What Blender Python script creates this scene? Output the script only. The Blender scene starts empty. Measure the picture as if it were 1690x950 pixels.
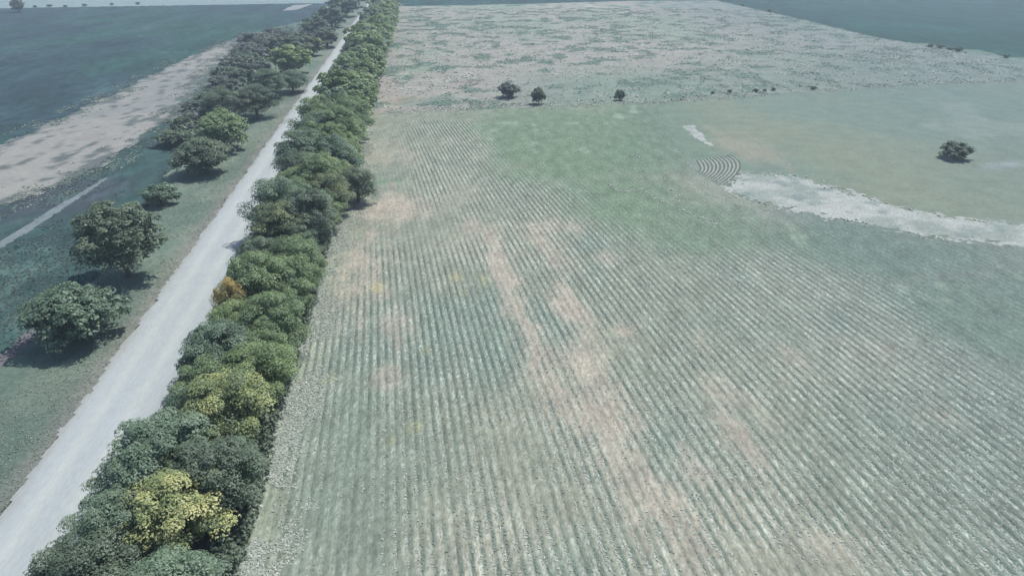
import bpy, math, random
import numpy as np

# ------------------------------------------------------------------ camera, sky, sun, exposure
scene = bpy.context.scene
H = 35.0
F_PX, CX, CY = 1150.0, 845.0, 475.0
TH = math.atan(585.0 / F_PX)                    # camera looks down by this angle
cam_d = bpy.data.cameras.new('camera')
cam_d.sensor_width = 36.0
cam_d.lens = 36.0 * F_PX / 1690.0
cam_d.clip_start, cam_d.clip_end = 0.5, 9000.0
cam = bpy.data.objects.new('camera', cam_d)
scene.collection.objects.link(cam)
cam.location = (0, 0, H)
cam.rotation_euler = (math.pi / 2 - TH, 0, 0)
scene.camera = cam

SUN_EL = math.radians(60)
SUN_AZ = math.radians(44)                       # from +Y towards +X
world = bpy.data.worlds.new('World')
scene.world = world
world.use_nodes = True
wn = world.node_tree
sky = wn.nodes.new('ShaderNodeTexSky')
sky.sky_type = 'NISHITA'
sky.sun_disc = False
sky.sun_elevation = SUN_EL
sky.sun_rotation = SUN_AZ
wn.links.new(sky.outputs[0], wn.nodes['Background'].inputs['Color'])
wn.nodes['Background'].inputs['Strength'].default_value = 0.13

sun_d = bpy.data.lights.new('sun', 'SUN')
sun_d.energy = 3.9
sun_d.angle = math.radians(0.6)
sun_d.color = (1.0, 0.97, 0.92)
sun = bpy.data.objects.new('sun', sun_d)
scene.collection.objects.link(sun)
sun.rotation_euler = (math.pi / 2 - SUN_EL, 0, -SUN_AZ + math.pi)
sun.location = (60, 50, 120)

vs = scene.view_settings
vs.view_transform = 'Standard'
vs.look = 'None'
vs.exposure = 0.50
vs.gamma = 1.0
vs.use_curve_mapping = False
scene.cycles.max_bounces = 6
scene.cycles.diffuse_bounces = 3
scene.cycles.transmission_bounces = 3
scene.cycles.volume_bounces = 0

# ------------------------------------------------------------------ helpers
rng = np.random.default_rng(7)
random.seed(7)
COL = scene.collection


def g(px, py, z=0.0):
    """ground (or height z) point under a measured place of the survey photograph"""
    u = (px - CX) / F_PX
    v = (py - CY) / F_PX
    dx, dy, dz = u, math.cos(TH) - v * math.sin(TH), -math.sin(TH) - v * math.cos(TH)
    t = (H - z) / -dz
    return dx * t, dy * t


def lin(r, gg, b):
    f = lambda c: c / 12.92 if c <= 0.04045 else ((c + 0.055) / 1.055) ** 2.4
    return np.array([f(r / 255), f(gg / 255), f(b / 255)])


def hash2(ix, iy, seed):
    h = (ix.astype(np.int64) * 374761393 + iy.astype(np.int64) * 668265263 + seed * 974634777) & 0xFFFFFFFF
    h = ((h ^ (h >> 13)) * 1274126177) & 0xFFFFFFFF
    return ((h ^ (h >> 16)) & 0xFFFF) / 65535.0


def vnoise(x, y, seed=0):
    ix, iy = np.floor(x), np.floor(y)
    fx, fy = x - ix, y - iy
    fx, fy = fx * fx * (3 - 2 * fx), fy * fy * (3 - 2 * fy)
    a, b = hash2(ix, iy, seed), hash2(ix + 1, iy, seed)
    c, d = hash2(ix, iy + 1, seed), hash2(ix + 1, iy + 1, seed)
    return (a * (1 - fx) + b * fx) * (1 - fy) + (c * (1 - fx) + d * fx) * fy


def fbm(x, y, seed=0, oct=4):
    s, a, t = 0, 1.0, 0
    for o in range(oct):
        s = s + a * vnoise(x * 2 ** o + 17.3 * o, y * 2 ** o - 9.1 * o, seed + o)
        t += a
        a *= 0.55
    return s / t


def sstep(a, b, x):
    t = np.clip((x - a) / (b - a), 0, 1)
    return t * t * (3 - 2 * t)


def in_poly(x, y, poly):
    res = np.zeros(x.shape, bool)
    n = len(poly)
    for i in range(n):
        x1, y1 = poly[i]
        x2, y2 = poly[(i + 1) % n]
        if y1 == y2:
            continue
        c = ((y1 > y) != (y2 > y)) & (x < (x2 - x1) * (y - y1) / (y2 - y1) + x1)
        res ^= c
    return res


def poly_dist(x, y, poly):
    """signed distance, positive inside"""
    d = np.full(x.shape, 1e9)
    n = len(poly)
    for i in range(n):
        x1, y1 = poly[i]
        x2, y2 = poly[(i + 1) % n]
        ex, ey = x2 - x1, y2 - y1
        t = np.clip(((x - x1) * ex + (y - y1) * ey) / (ex * ex + ey * ey + 1e-9), 0, 1)
        d = np.minimum(d, np.hypot(x - x1 - t * ex, y - y1 - t * ey))
    return np.where(in_poly(x, y, poly), d, -d)


def mesh_from(name, V, faces_flat, nper, attrs=None, cols=None):
    me = bpy.data.meshes.new(name)
    V = np.asarray(V, np.float32)
    nf = len(faces_flat) // nper
    me.vertices.add(len(V))
    me.vertices.foreach_set('co', V.ravel())
    me.loops.add(len(faces_flat))
    me.loops.foreach_set('vertex_index', np.asarray(faces_flat, np.int32))
    me.polygons.add(nf)
    me.polygons.foreach_set('loop_start', np.arange(0, nf * nper, nper, dtype=np.int32))
    me.update(calc_edges=True)
    if cols is not None:
        ca = me.color_attributes.new('albedo', 'FLOAT_COLOR', 'POINT')
        rgba = np.ones((len(V), 4), np.float32)
        rgba[:, :3] = cols
        ca.data.foreach_set('color', rgba.ravel())
    for k, a in (attrs or {}).items():
        at = me.attributes.new(k, 'FLOAT', 'POINT')
        at.data.foreach_set('value', np.asarray(a, np.float32))
    me.validate()
    return me


def link(name, me, mat=None, parent=None, **props):
    o = bpy.data.objects.new(name, me)
    COL.objects.link(o)
    if mat is not None and me is not None and not me.materials:
        me.materials.append(mat)
    if parent is not None:
        o.parent = parent
    for k, v in props.items():
        o[k] = v
    return o


def sheet(name, poly, cell, z, colfn, mat, wob=0.8, attrfn=None, wscale=0.35, **props):
    """a field sheet: a fine grid kept inside an uneven outline, coloured by its own soil and plants"""
    P = np.array(poly)
    x0, y0 = P.min(0) - 3
    x1, y1 = P.max(0) + 3
    nx, ny = int((x1 - x0) / cell) + 2, int((y1 - y0) / cell) + 2
    gx, gy = np.meshgrid(x0 + cell * np.arange(nx), y0 + cell * np.arange(ny))
    gx = gx + cell * 0.3 * (hash2(np.round(gx / cell), np.round(gy / cell), 5) - 0.5)
    gy = gy + cell * 0.3 * (hash2(np.round(gx / cell), np.round(gy / cell), 6) - 0.5)
    cx = (gx[:-1, :-1] + gx[1:, 1:]) / 2
    cy = (gy[:-1, :-1] + gy[1:, 1:]) / 2
    wx = cx + wob * 2 * (fbm(cx * wscale, cy * wscale, 21, 3) - 0.5)
    wy = cy + wob * 2 * (fbm(cx * wscale, cy * wscale, 31, 3) - 0.5)
    keep = in_poly(wx, wy, poly)
    jj, ii = np.nonzero(keep)
    q = np.stack([jj * nx + ii, jj * nx + ii + 1, (jj + 1) * nx + ii + 1, (jj + 1) * nx + ii], 1).ravel()
    used, inv = np.unique(q, return_inverse=True)
    X, Y = gx.ravel()[used], gy.ravel()[used]
    V = np.stack([X, Y, np.full(len(X), z)], 1)
    cols = np.clip(colfn(X, Y), 0.003, 0.9)
    me = mesh_from(name, V, inv, 4, attrfn(X, Y) if attrfn else None, cols)
    return link(name, me, mat, **props)


# ------------------------------------------------------------------ materials
def nodes_of(m):
    m.use_nodes = True
    nt = m.node_tree
    return nt, nt.nodes, nt.links


def mk_math(nt, op, a, b=None, c=None, clamp=False):
    n = nt.nodes.new('ShaderNodeMath')
    n.operation = op
    n.use_clamp = clamp
    for i, v in enumerate((a, b, c)):
        if v is None:
            continue
        if isinstance(v, (int, float)):
            n.inputs[i].default_value = v
        else:
            nt.links.new(v, n.inputs[i])
    return n.outputs[0]


def mk_noise(nt, vec, scale, detail=4.0, rough=0.6):
    n = nt.nodes.new('ShaderNodeTexNoise')
    n.inputs['Scale'].default_value = scale
    n.inputs['Detail'].default_value = detail
    n.inputs['Roughness'].default_value = rough
    nt.links.new(vec, n.inputs['Vector'])
    return n.outputs['Fac']


def mk_mix(nt, fac, a, b, blend='MIX'):
    n = nt.nodes.new('ShaderNodeMix')
    n.data_type = 'RGBA'
    n.blend_type = blend
    if isinstance(fac, (int, float)):
        n.inputs['Factor'].default_value = fac
    else:
        nt.links.new(fac, n.inputs['Factor'])
    for sock, v in (('A', a), ('B', b)):
        s = [i for i in n.inputs if i.name == sock and i.type == 'RGBA'][0]
        if isinstance(v, (tuple, list, np.ndarray)):
            s.default_value = (*[float(c) for c in v[:3]], 1)
        else:
            nt.links.new(v, s)
    return [o for o in n.outputs if o.type == 'RGBA'][0]


def field_material(name, fine=0.35, scale=2.5, stretch=(1, 1, 1), rot=0.0, rows=False, rough=0.95, bump=0.6, mid=0.25):
    m = bpy.data.materials.new(name)
    nt, N, L = nodes_of(m)
    bs = N['Principled BSDF']
    bs.inputs['Roughness'].default_value = rough
    bs.inputs['Specular IOR Level'].default_value = 0.15
    at = N.new('ShaderNodeAttribute')
    at.attribute_name = 'albedo'
    tc = N.new('ShaderNodeTexCoord')
    mp = N.new('ShaderNodeMapping')
    mp.inputs['Rotation'].default_value = (0, 0, rot)
    mp.inputs['Scale'].default_value = stretch
    L.new(tc.outputs['Object'], mp.inputs['Vector'])
    v = mp.outputs['Vector']
    n1 = mk_noise(nt, v, scale, 5, 0.7)
    n2 = mk_noise(nt, v, scale * 0.18, 4, 0.6)
    # multiplier around 1
    f1 = mk_math(nt, 'MULTIPLY_ADD', n1, fine * 4, 1 - fine * 2)
    f2 = mk_math(nt, 'MULTIPLY_ADD', n2, mid * 4, 1 - mid * 2)
    mul = mk_math(nt, 'MAXIMUM', mk_math(nt, 'MULTIPLY', f1, f2), 0.12)
    col = at.outputs['Color']
    hgt = n1
    if rows:
        u = N.new('ShaderNodeAttribute')
        u.attribute_name = 'row_u'
        rs = N.new('ShaderNodeAttribute')
        rs.attribute_name = 'row_s'
        ph = mk_math(nt, 'SINE', mk_math(nt, 'MULTIPLY', mk_math(nt, 'MULTIPLY_ADD', mk_noise(nt, v, 1.6, 3, 0.6), 0.22, u.outputs['Fac']), 2 * math.pi / 0.76))
        # breaks along the rows
        nb = mk_noise(nt, v, 0.9, 3, 0.65)
        brk = mk_math(nt, 'MULTIPLY_ADD', nb, 3.6, -1.2, True)
        amp = mk_math(nt, 'MULTIPLY', rs.outputs['Fac'], brk, None, True)
        dark = mk_math(nt, 'MULTIPLY', mk_math(nt, 'MULTIPLY_ADD', ph, 2.2, -0.6, True), amp)
        fleck = mk_math(nt, 'MULTIPLY_ADD', mk_noise(nt, v, 4.5, 3, 0.7), 5.0, -2.1, True)
        pale = mk_math(nt, 'MULTIPLY', mk_math(nt, 'MULTIPLY', mk_math(nt, 'MULTIPLY_ADD', ph, -2.0, 0.1, True), fleck), mk_math(nt, 'MULTIPLY_ADD', amp, 0.85, 0.15))
        col = mk_mix(nt, mk_math(nt, 'MULTIPLY', dark, 0.92), col, (0.084, 0.122, 0.098))
        col = mk_mix(nt, mk_math(nt, 'MULTIPLY', pale, 0.8), col, (0.39, 0.425, 0.375))
        hgt = mk_math(nt, 'MULTIPLY_ADD', dark, 0.6, n1)
    cb = N.new('ShaderNodeCombineXYZ')
    for i in range(3):
        L.new(mul, cb.inputs[i])
    col = mk_mix(nt, 1.0, col, cb.outputs[0], 'MULTIPLY')
    L.new(col, bs.inputs['Base Color'])
    bp = N.new('ShaderNodeBump')
    bp.inputs['Strength'].default_value = bump
    bp.inputs['Distance'].default_value = 0.12
    L.new(hgt, bp.inputs['Height'])
    L.new(bp.outputs[0], bs.inputs['Normal'])
    return m


def plain_material(name, color, var=0.35, scale=3.0, rough=0.9, bump=0.3):
    m = bpy.data.materials.new(name)
    nt, N, L = nodes_of(m)
    bs = N['Principled BSDF']
    bs.inputs['Roughness'].default_value = rough
    bs.inputs['Specular IOR Level'].default_value = 0.15
    tc = N.new('ShaderNodeTexCoord')
    n1 = mk_noise(nt, tc.outputs['Object'], scale, 5, 0.65)
    c = np.array(color)
    col = mk_mix(nt, n1, c * (1 - var), np.minimum(c * (1 + var), 0.9))
    L.new(col, bs.inputs['Base Color'])
    bp = N.new('ShaderNodeBump')
    bp.inputs['Strength'].default_value = bump
    L.new(n1, bp.inputs['Height'])
    L.new(bp.outputs[0], bs.inputs['Normal'])
    return m


def leaf_material(name, ca, cb, cc, trans=0.42, obj_var=0.35):
    """three leaf colours mixed per leaf clump ('tint') and per tree"""
    m = bpy.data.materials.new(name)
    nt, N, L = nodes_of(m)
    N.remove(N['Principled BSDF'])
    out = N['Material Output']
    at = N.new('ShaderNodeAttribute')
    at.attribute_name = 'tint'
    oi = N.new('ShaderNodeObjectInfo')
    t = mk_math(nt, 'ADD', at.outputs['Fac'], mk_math(nt, 'MULTIPLY_ADD', oi.outputs['Random'], obj_var, -obj_var / 2), None, True)
    rp = N.new('ShaderNodeValToRGB')
    L.new(t, rp.inputs['Fac'])
    e = rp.color_ramp.elements
    e[0].position, e[0].color = 0.0, (*ca, 1)
    e[1].position, e[1].color = 1.0, (*cc, 1)
    k = e.new(0.5)
    k.color = (*cb, 1)
    df = N.new('ShaderNodeBsdfDiffuse')
    tr = N.new('ShaderNodeBsdfTranslucent')
    gl = N.new('ShaderNodeBsdfGlossy')
    gl.inputs['Roughness'].default_value = 0.55
    gl.inputs['Color'].default_value = (0.6, 0.65, 0.7, 1)
    L.new(rp.outputs[0], df.inputs['Color'])
    L.new(rp.outputs[0], tr.inputs['Color'])
    mx = N.new('ShaderNodeMixShader')
    mx.inputs[0].default_value = trans
    L.new(df.outputs[0], mx.inputs[1])
    L.new(tr.outputs[0], mx.inputs[2])
    mg = N.new('ShaderNodeMixShader')
    mg.inputs[0].default_value = 0.04
    L.new(mx.outputs[0], mg.inputs[1])
    L.new(gl.outputs[0], mg.inputs[2])
    L.new(mg.outputs[0], out.inputs['Surface'])
    return m


K = np.array([0.51, 0.50, 0.428])                                          # seen colour -> surface colour
def alb(r, gg, b, k=K):
    return lin(r, gg, b) * k


ROW_ROT = math.radians(12)
M_crop = field_material('crop_field_soil', fine=0.42, scale=2.6, stretch=(1.3, 0.55, 1), rot=-ROW_ROT, rows=True, mid=0.26)
M_upper = field_material('weedy_field_soil', fine=0.30, scale=1.0, mid=0.2)
M_pasture = field_material('pasture_turf', fine=0.22, scale=1.6, mid=0.15, bump=0.4)
M_stub = field_material('stubble_soil', fine=0.2, scale=1.2, mid=0.12)
M_dark = field_material('dense_crop', fine=0.55, scale=0.5, mid=0.4, stretch=(1.0, 0.4, 1), rot=math.radians(38))
M_verge = field_material('verge_turf', fine=0.3, scale=2.0, mid=0.16)
M_road = field_material('gravel', fine=0.10, scale=5.0, mid=0.05, bump=0.35, stretch=(1.0, 0.25, 1), rot=-math.radians(6.9))
M_pale = field_material('pale_soil', fine=0.42, scale=3.2, mid=0.16)
M_ground = plain_material('far_ground', alb(110, 135, 130), 0.3, 0.05)
M_bark = plain_material('bark', (0.10, 0.085, 0.07), 0.4, 9.0)
M_twig = plain_material('dry_twig', (0.22, 0.20, 0.18), 0.4, 9.0)

L_green = leaf_material('leaf_green', (0.116, 0.173, 0.077), (0.183, 0.259, 0.121), (0.262, 0.347, 0.164))
L_light = leaf_material('leaf_light_green', (0.140, 0.204, 0.080), (0.219, 0.296, 0.125), (0.311, 0.395, 0.170))
L_dark = leaf_material('leaf_dark', (0.080, 0.114, 0.071), (0.132, 0.180, 0.112), (0.201, 0.254, 0.157))
L_teal = leaf_material('leaf_blue_green', (0.095, 0.148, 0.094), (0.156, 0.227, 0.143), (0.227, 0.304, 0.193))
L_yellow = leaf_material('leaf_yellow', (0.12, 0.165, 0.080), (0.27, 0.315, 0.120), (0.52, 0.50, 0.22), 0.25)
L_ygreen = leaf_material('leaf_yellow_green', (0.092, 0.135, 0.076), (0.184, 0.232, 0.113), (0.367, 0.367, 0.162))
L_orange = leaf_material('leaf_orange', (0.14, 0.17, 0.07), (0.38, 0.31, 0.11), (0.56, 0.42, 0.15))
L_grey = leaf_material('leaf_grey', (0.092, 0.115, 0.092), (0.138, 0.165, 0.130), (0.202, 0.230, 0.181))
L_thick = leaf_material('leaf_thicket', (0.078, 0.105, 0.076), (0.120, 0.150, 0.105), (0.202, 0.235, 0.172), 0.3, 0)
L_row = leaf_material('leaf_row_crop', (0.115, 0.150, 0.120), (0.165, 0.205, 0.165), (0.36, 0.39, 0.34), 0.08, 0)
L_weed = leaf_material('leaf_dry_weed', (0.20, 0.24, 0.19), (0.29, 0.325, 0.265), (0.42, 0.435, 0.38), 0.08, 0)
L_grass = leaf_material('leaf_grass', (0.13, 0.17, 0.13), (0.19, 0.23, 0.18), (0.28, 0.31, 0.255), 0.1, 0)

# ------------------------------------------------------------------ layout in road coordinates
SL = -0.1215                                      # the road runs at x = c + SL*y
def rc(c, y):
    return c + SL * y, y

ROAD_L, ROAD_R, HEDGE_R = -30.2, -23.2, -12.6

def px_poly(pts):
    return [g(*p) for p in pts]

crop_poly = [rc(-13.6, 4), rc(-13.6, 60), rc(-13.4, 120), rc(-13.2, 155.5)] + px_poly(
    [(790, 178), (940, 173), (1080, 168), (1100, 210), (1150, 268), (1195, 309), (1240, 332), (1400, 367), (1550, 395), (1690, 408), (1900, 428)]) + [(130, 60), (120, 4)]
upper_poly = [rc(-11.9, 152), rc(-11.9, 230), rc(-12.2, 401)] + px_poly(
    [(780, 9), (900, 6), (1040, 2), (1180, 1), (1300, 27), (1440, 61), (1560, 81), (1690, 98), (1800, 112), (1690, 131), (1400, 147), (1080, 170), (940, 174), (790, 180)])
pasture_poly = px_poly([(1050, 170), (1060, 165), (1400, 143), (1690, 127), (1850, 114), (2300, 150), (2600, 300), (1900, 440), (1690, 410), (1550, 397), (1400, 369), (1240, 334), (1190, 318), (1120, 285), (1070, 215)])
pale_poly = px_poly([(1200, 311), (1221, 284), (1300, 290), (1350, 302), (1420, 322), (1500, 345), (1570, 360), (1690, 371), (1900, 388), (1900, 430), (1690, 406), (1550, 393), (1400, 365), (1300, 345), (1240, 330)])
streak_poly = px_poly([(1124, 208), (1146, 207), (1154, 218), (1176, 242), (1171, 243), (1146, 227)])
arc_poly = px_poly([(1132, 266), (1180, 262), (1215, 258), (1224, 280), (1214, 296), (1195, 309), (1165, 296), (1146, 282)])
far_poly = [rc(-12, 398), (-12 + SL * 398 + 8, 404), g(1180, 3), g(1440, 62), g(1690, 97), g(1900, 128), g(2300, 150), (900, 230), (1500, 1200), (-200, 1200)]
strip_poly = px_poly([(-60, 272), (0, 241), (100, 196), (200, 150), (300, 101), (360, 74), (400, 59), (412, 56), (400, 70), (345, 118), (300, 172), (240, 225), (180, 263), (120, 298), (60, 320), (0, 341), (-60, 370)])
lfield_poly = px_poly([(-300, 420), (-60, 272), (0, 241), (100, 196), (200, 150), (300, 101), (400, 59), (470, 42), (560, 17), (585, 6), (500, 6), (250, 10), (0, 14), (-120, 22), (-500, 120)])
weedy_poly = px_poly([(-200, 720), (0, 602), (52, 560), (120, 500), (200, 420), (245, 335), (300, 250), (350, 180), (420, 110), (470, 70), (430, 52), (400, 68), (300, 172), (180, 263), (60, 320), (0, 341), (-60, 368), (-400, 560)])
track_poly = px_poly([(-60, 432), (0, 399), (80, 349), (140, 313), (174, 293), (178, 295), (140, 321), (80, 361), (0, 412), (-60, 446)])
dirt_poly = px_poly([(-60, 632), (0, 588), (42, 549), (60, 546), (50, 566), (14, 596), (-60, 655)])
verge_poly = px_poly([(-200, 740), (0, 604), (52, 562), (120, 502), (200, 422), (245, 337), (300, 252), (350, 182), (420, 112), (480, 66), (560, 22), (590, 8)]) + [rc(ROAD_L - 2, 430), rc(ROAD_L + 0.3, 420), rc(ROAD_L + 0.3, 4), (-75, 4)]
tri_poly = px_poly([(466, 18), (484, 9), (516, 7), (498, 14), (486, 17)])
leftfar_poly = px_poly([(-500, 122), (-120, 24), (0, 15), (250, 11), (500, 7), (640, 2), (640, -40), (-900, -40), (-1500, 60)])

# crop rows: level lines of row_u
def row_u(x, y):
    X, Y = x / 40, (y - 60) / 40
    return x + 40 * (0.198 * Y + 0.0402 * X * Y + 0.0282 * Y * Y - 0.0724 * X * X)


def blob(x, y, px, py, rx, ry, seed=0, soft=0.8, rag=0.85):
    """ragged patch; rx across the rows, ry along them"""
    cx, cy = g(px, py)
    ca, sa = math.cos(ROW_ROT), math.sin(ROW_ROT)
    dx, dy = x - cx, y - cy
    a = (dx * ca + dy * sa) / rx
    b = (-dx * sa + dy * ca) / ry
    ac = x * ca + y * sa
    al = -x * sa + y * ca
    r = np.hypot(a, b) + rag * 1.2 * (fbm(x * 0.35 + seed * 7.1, y * 0.25 - seed, 40 + seed, 4) - 0.5) + rag * 1.8 * (fbm(ac * 1.3, al * 0.16 + seed, 44 + seed, 3) - 0.5)
    return sstep(1.0 + soft * 0.3, 1.0 - soft, r)


rows_poly = px_poly([(455, 980), (470, 760), (500, 620), (545, 480), (590, 440), (640, 385), (700, 350), (690, 260), (690, 205), (770, 205), (815, 285), (860, 300), (910, 308), (985, 380), (1080, 415), (1150, 432), (1280, 425), (1380, 460), (1480, 520), (1600, 590), (1700, 640), (1900, 700), (2300, 1000), (455, 1200)])
# bare patches: place, half width across rows, half length along rows, strength
BARE = [(640, 340, 6.5, 9, 1), (592, 430, 3.5, 13, .95), (1012, 745, 1.5, 7, .8), (1050, 790, 1.6, 6, .8), (1120, 880, 1.6, 6, .6), (800, 375, 4, 4, .6), (905, 378, 5, 4, .65), (820, 420, 1.7, 12, .95), (850, 490, 1.8, 10, 1), (882, 575, 1.8, 8, .95), (912, 645, 1.7, 5, .9),
        (905, 405, 2.4, 9, .85), (945, 520, 2.0, 10, .95), (972, 610, 2.2, 7, 1), (992, 685, 2.0, 4, 1), (1030, 545, 1.6, 1.6, .9), (1000, 425, 2.2, 2.5, .6), (660, 530, 2.0, 6, .75), (595, 530, 1.0, 5, .6),
        (640, 625, 1.6, 2.5, .7), (1162, 572, 1.6, 3.4, .7), (1215, 715, 1.5, 4.5, .8), (1075, 825, 3.0, 3.2, .95), (1135, 765, 1.6, 2.6, .7), (1440, 575, 2.6, 3.0, .4), (1385, 895, 2.4, 2.0, .5),
        (1180, 640, 2.0, 3.0, .5), (1240, 655, 1.4, 3, .4), (560, 485, 1.4, 4, .7), (540, 545, .9, 4, .6), (655, 255, 6, 8, .35), (1040, 700, 1.2, 2, .6), (1310, 590, 2.5, 2, .5), (1550, 690, 2.5, 2, .35), (1270, 690, 1.6, 2, .3)]
SMOOTH = [(560, 830, 6, 14, .9), (660, 720, 4.5, 5, .7), (720, 760, 2.5, 5, .55), (630, 300, 9, 14, .6), (560, 640, 2.5, 7, .6), (760, 275, 4, 5, .5), (1150, 530, 3, 4, .5), (1200, 690, 2.2, 4, .6), (790, 465, 3.0, 5, .6), (700, 385, 4, 4, .3), (1290, 560, 3, 4, .4), (1460, 690, 4, 3, .5), (1000, 660, 0.8, 3, .2)]
GREEN = [(1075, 200, 12, 22, 1.0), (940, 230, 26, 34, 1.0), (1000, 330, 16, 14, .9), (900, 290, 12, 8, .8), (1130, 370, 14, 12, .8), (1300, 400, 20, 6.5, .8), (1450, 430, 20, 6.5, .8), (1600, 500, 22, 7.5, .8), (1690, 540, 14, 8, .8), (640, 300, 3, 1.6, .7)]
YELL = [(755, 458, .8, 1.6, .8), (800, 462, .9, 1.6, .6), (622, 474, .9, 1.4, .7), (705, 580, .7, .9, .8), (540, 625, .7, 1.0, .7), (686, 705, .6, .8, .6), (643, 728, .7, .7, .6), (758, 482, .7, 1.1, .5)]


def masks(x, y):
    bare = np.zeros(x.shape)
    for i, (px, py, a, b, s) in enumerate(BARE):
        bare = np.maximum(bare, s * blob(x, y, px, py, a, b, i))
    smooth = np.zeros(x.shape)
    for i, (px, py, a, b, s) in enumerate(SMOOTH):
        smooth = np.maximum(smooth, s * blob(x, y, px, py, a, b, 50 + i, 0.8))
    green = np.zeros(x.shape)
    for i, (px, py, a, b, s) in enumerate(GREEN):
        green = np.maximum(green, s * blob(x, y, px, py, a, b, 80 + i, 0.5, 0.25))
    inside = poly_dist(x, y, rows_poly)
    n = fbm(x * 0.18, y * 0.12, 11, 4)
    rs = sstep(-7, 3.0, inside + 7 * (n - 0.5))
    green = green * sstep(5, -5, inside + 7 * (n - 0.5))
    rs = rs * (1 - 0.70 * bare) * (1 - 0.85 * smooth) * (0.30 + 0.70 * sstep(0.28, 0.56, fbm(x * 0.12, y * 0.07, 77, 4)))
    return bare, smooth, green, rs


def mixc(c, col, m):
    return c * (1 - m[:, None]) + np.asarray(col)[None] * m[:, None]


def crop_col(x, y):
    bare, smooth, green, rs = masks(x, y)
    n = fbm(x * 0.06, y * 0.05, 3, 4)
    c = mixc(np.tile(alb(152, 160, 151), (len(x), 1)), alb(174, 176, 167), sstep(0.35, 0.7, n))
    c = mixc(c, alb(128, 152, 148), 0.65 * sstep(0.5, 0.75, fbm(x * 0.09, y * 0.05, 9, 3)))
    c = mixc(c, alb(140, 156, 150), smooth * 0.8)
    c = mixc(c, alb(122, 148, 128), green * 0.95)
    c = mixc(c, alb(112, 133, 140), sstep(12, 48, x) * 0.6)         # lens vignette painted into the crop colour: darker, bluer towards the right
    c = mixc(c, alb(200, 190, 184), bare * 0.85)
    for i, (px, py, a, b, s) in enumerate(YELL):
        c = mixc(c, alb(192, 186, 124), 0.75 * s * blob(x, y, px, py, a, b, 120 + i, 0.9))
    edge = (x - SL * y) - HEDGE_R
    c = mixc(c, alb(174, 182, 170), 0.6 * sstep(3.2, 0.4, edge + 2.5 * (fbm(x * 0.4, y * 0.3, 4, 3) - 0.5)))
    # pale scuffed lines and loose patches in the smooth green part
    cl = sstep(0.70, 0.78, fbm(x * 0.30, y * 0.16, 63, 4)) * green
    c = mixc(c, alb(172, 188, 176), 0.55 * cl)
    return c


def crop_attr(x, y):
    return {'row_u': row_u(x, y), 'row_s': masks(x, y)[3]}


def upper_col(x, y):
    n = fbm(x * 0.030, y * 0.022, 14, 4)
    c = mixc(np.tile(alb(172, 172, 172), (len(x), 1)), alb(156, 170, 162), sstep(0.4, 0.65, n))
    c = mixc(c, alb(176, 170, 172), 0.6 * sstep(20, -30, x + 0.12 * (y - 150)) * sstep(0.35, 0.6, fbm(x * .05, y * .04, 91, 3)))
    cl = fbm(x * 0.20, y * 0.17, 15, 5)
    c = mixc(c, alb(96, 132, 122), 0.85 * sstep(0.52, 0.66, cl))
    c = mixc(c, alb(198, 202, 198), 0.7 * sstep(0.62, 0.72, fbm(x * 0.24, y * 0.2, 25, 5)))
    c = mixc(c, alb(112, 142, 138), 0.5 * sstep(226, 170, y - 0.28 * x) * sstep(-10, 10, x))
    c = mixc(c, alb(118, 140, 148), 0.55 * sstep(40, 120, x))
    c = mixc(c, alb(184, 170, 160), 0.8 * blob(x, y, 660, 165, 5, 7, 3))
    c = mixc(c, alb(188, 176, 182), 0.7 * blob(x, y, 640, 138, 4, 12, 4))
    c = mixc(c, alb(186, 170, 176), 0.6 * blob(x, y, 772, 136, 4, 5, 5))
    c = mixc(c, alb(110, 140, 132), 0.6 * blob(x, y, 720, 165, 12, 6, 6))
    return c


def pasture_col(x, y):
    n = fbm(x * 0.03, y * 0.03, 33, 4)
    c = mixc(np.tile(alb(132, 152, 147), (len(x), 1)), alb(142, 155, 145), sstep(0.4, 0.65, n))
    c = mixc(c, alb(126, 150, 140), sstep(14, 2, x - 33 + 0.05 * (164 - y)) * 0.8)
    c = mixc(c, alb(165, 164, 155), 0.8 * blob(x, y, 1235, 245, 6, 14, 2, 0.9))
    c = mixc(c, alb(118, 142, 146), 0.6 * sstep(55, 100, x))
    c = mixc(c, alb(150, 164, 168), 0.5 * sstep(0.62, 0.74, fbm(x * 0.08, y * 0.05, 36, 4)))
    c = mixc(c, alb(160, 172, 185), 0.6 * blob(x, y, 1660, 272, 6, 2.2, 8, 0.9))
    return c


def pale_col(x, y):
    n = fbm(x * 0.25, y * 0.25, 43, 4)
    c = mixc(np.tile(alb(192, 198, 204), (len(x), 1)), alb(164, 176, 178), sstep(0.42, 0.68, n))
    return mixc(c, alb(140, 158, 164), 0.8 * sstep(0.56, 0.70, fbm(x * 0.4, y * 0.5, 47, 4)))


def strip_col(x, y):
    n = fbm(x * 0.06, y * 0.03, 53, 4)
    c = mixc(np.tile(alb(158, 162, 168), (len(x), 1)), alb(170, 170, 174), sstep(0.4, 0.62, n))
    d = poly_dist(x, y, strip_poly)
    return mixc(c, alb(98, 112, 118), 0.85 * sstep(0.58, 0.70, fbm(x * 0.55, y * 0.3, 57, 5) + 0.20 * sstep(4, 0, d)))


def lfield_col(x, y):
    n = fbm(x * 0.02, y * 0.012, 61, 3)
    c = mixc(np.tile(alb(58, 94, 94), (len(x), 1)), alb(60, 86, 98), sstep(0.4, 0.6, n))
    return mixc(c, alb(90, 116, 124), 0.35 * sstep(0.6, 0.75, fbm(x * 0.06, y * 0.02, 65, 3)))


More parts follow.
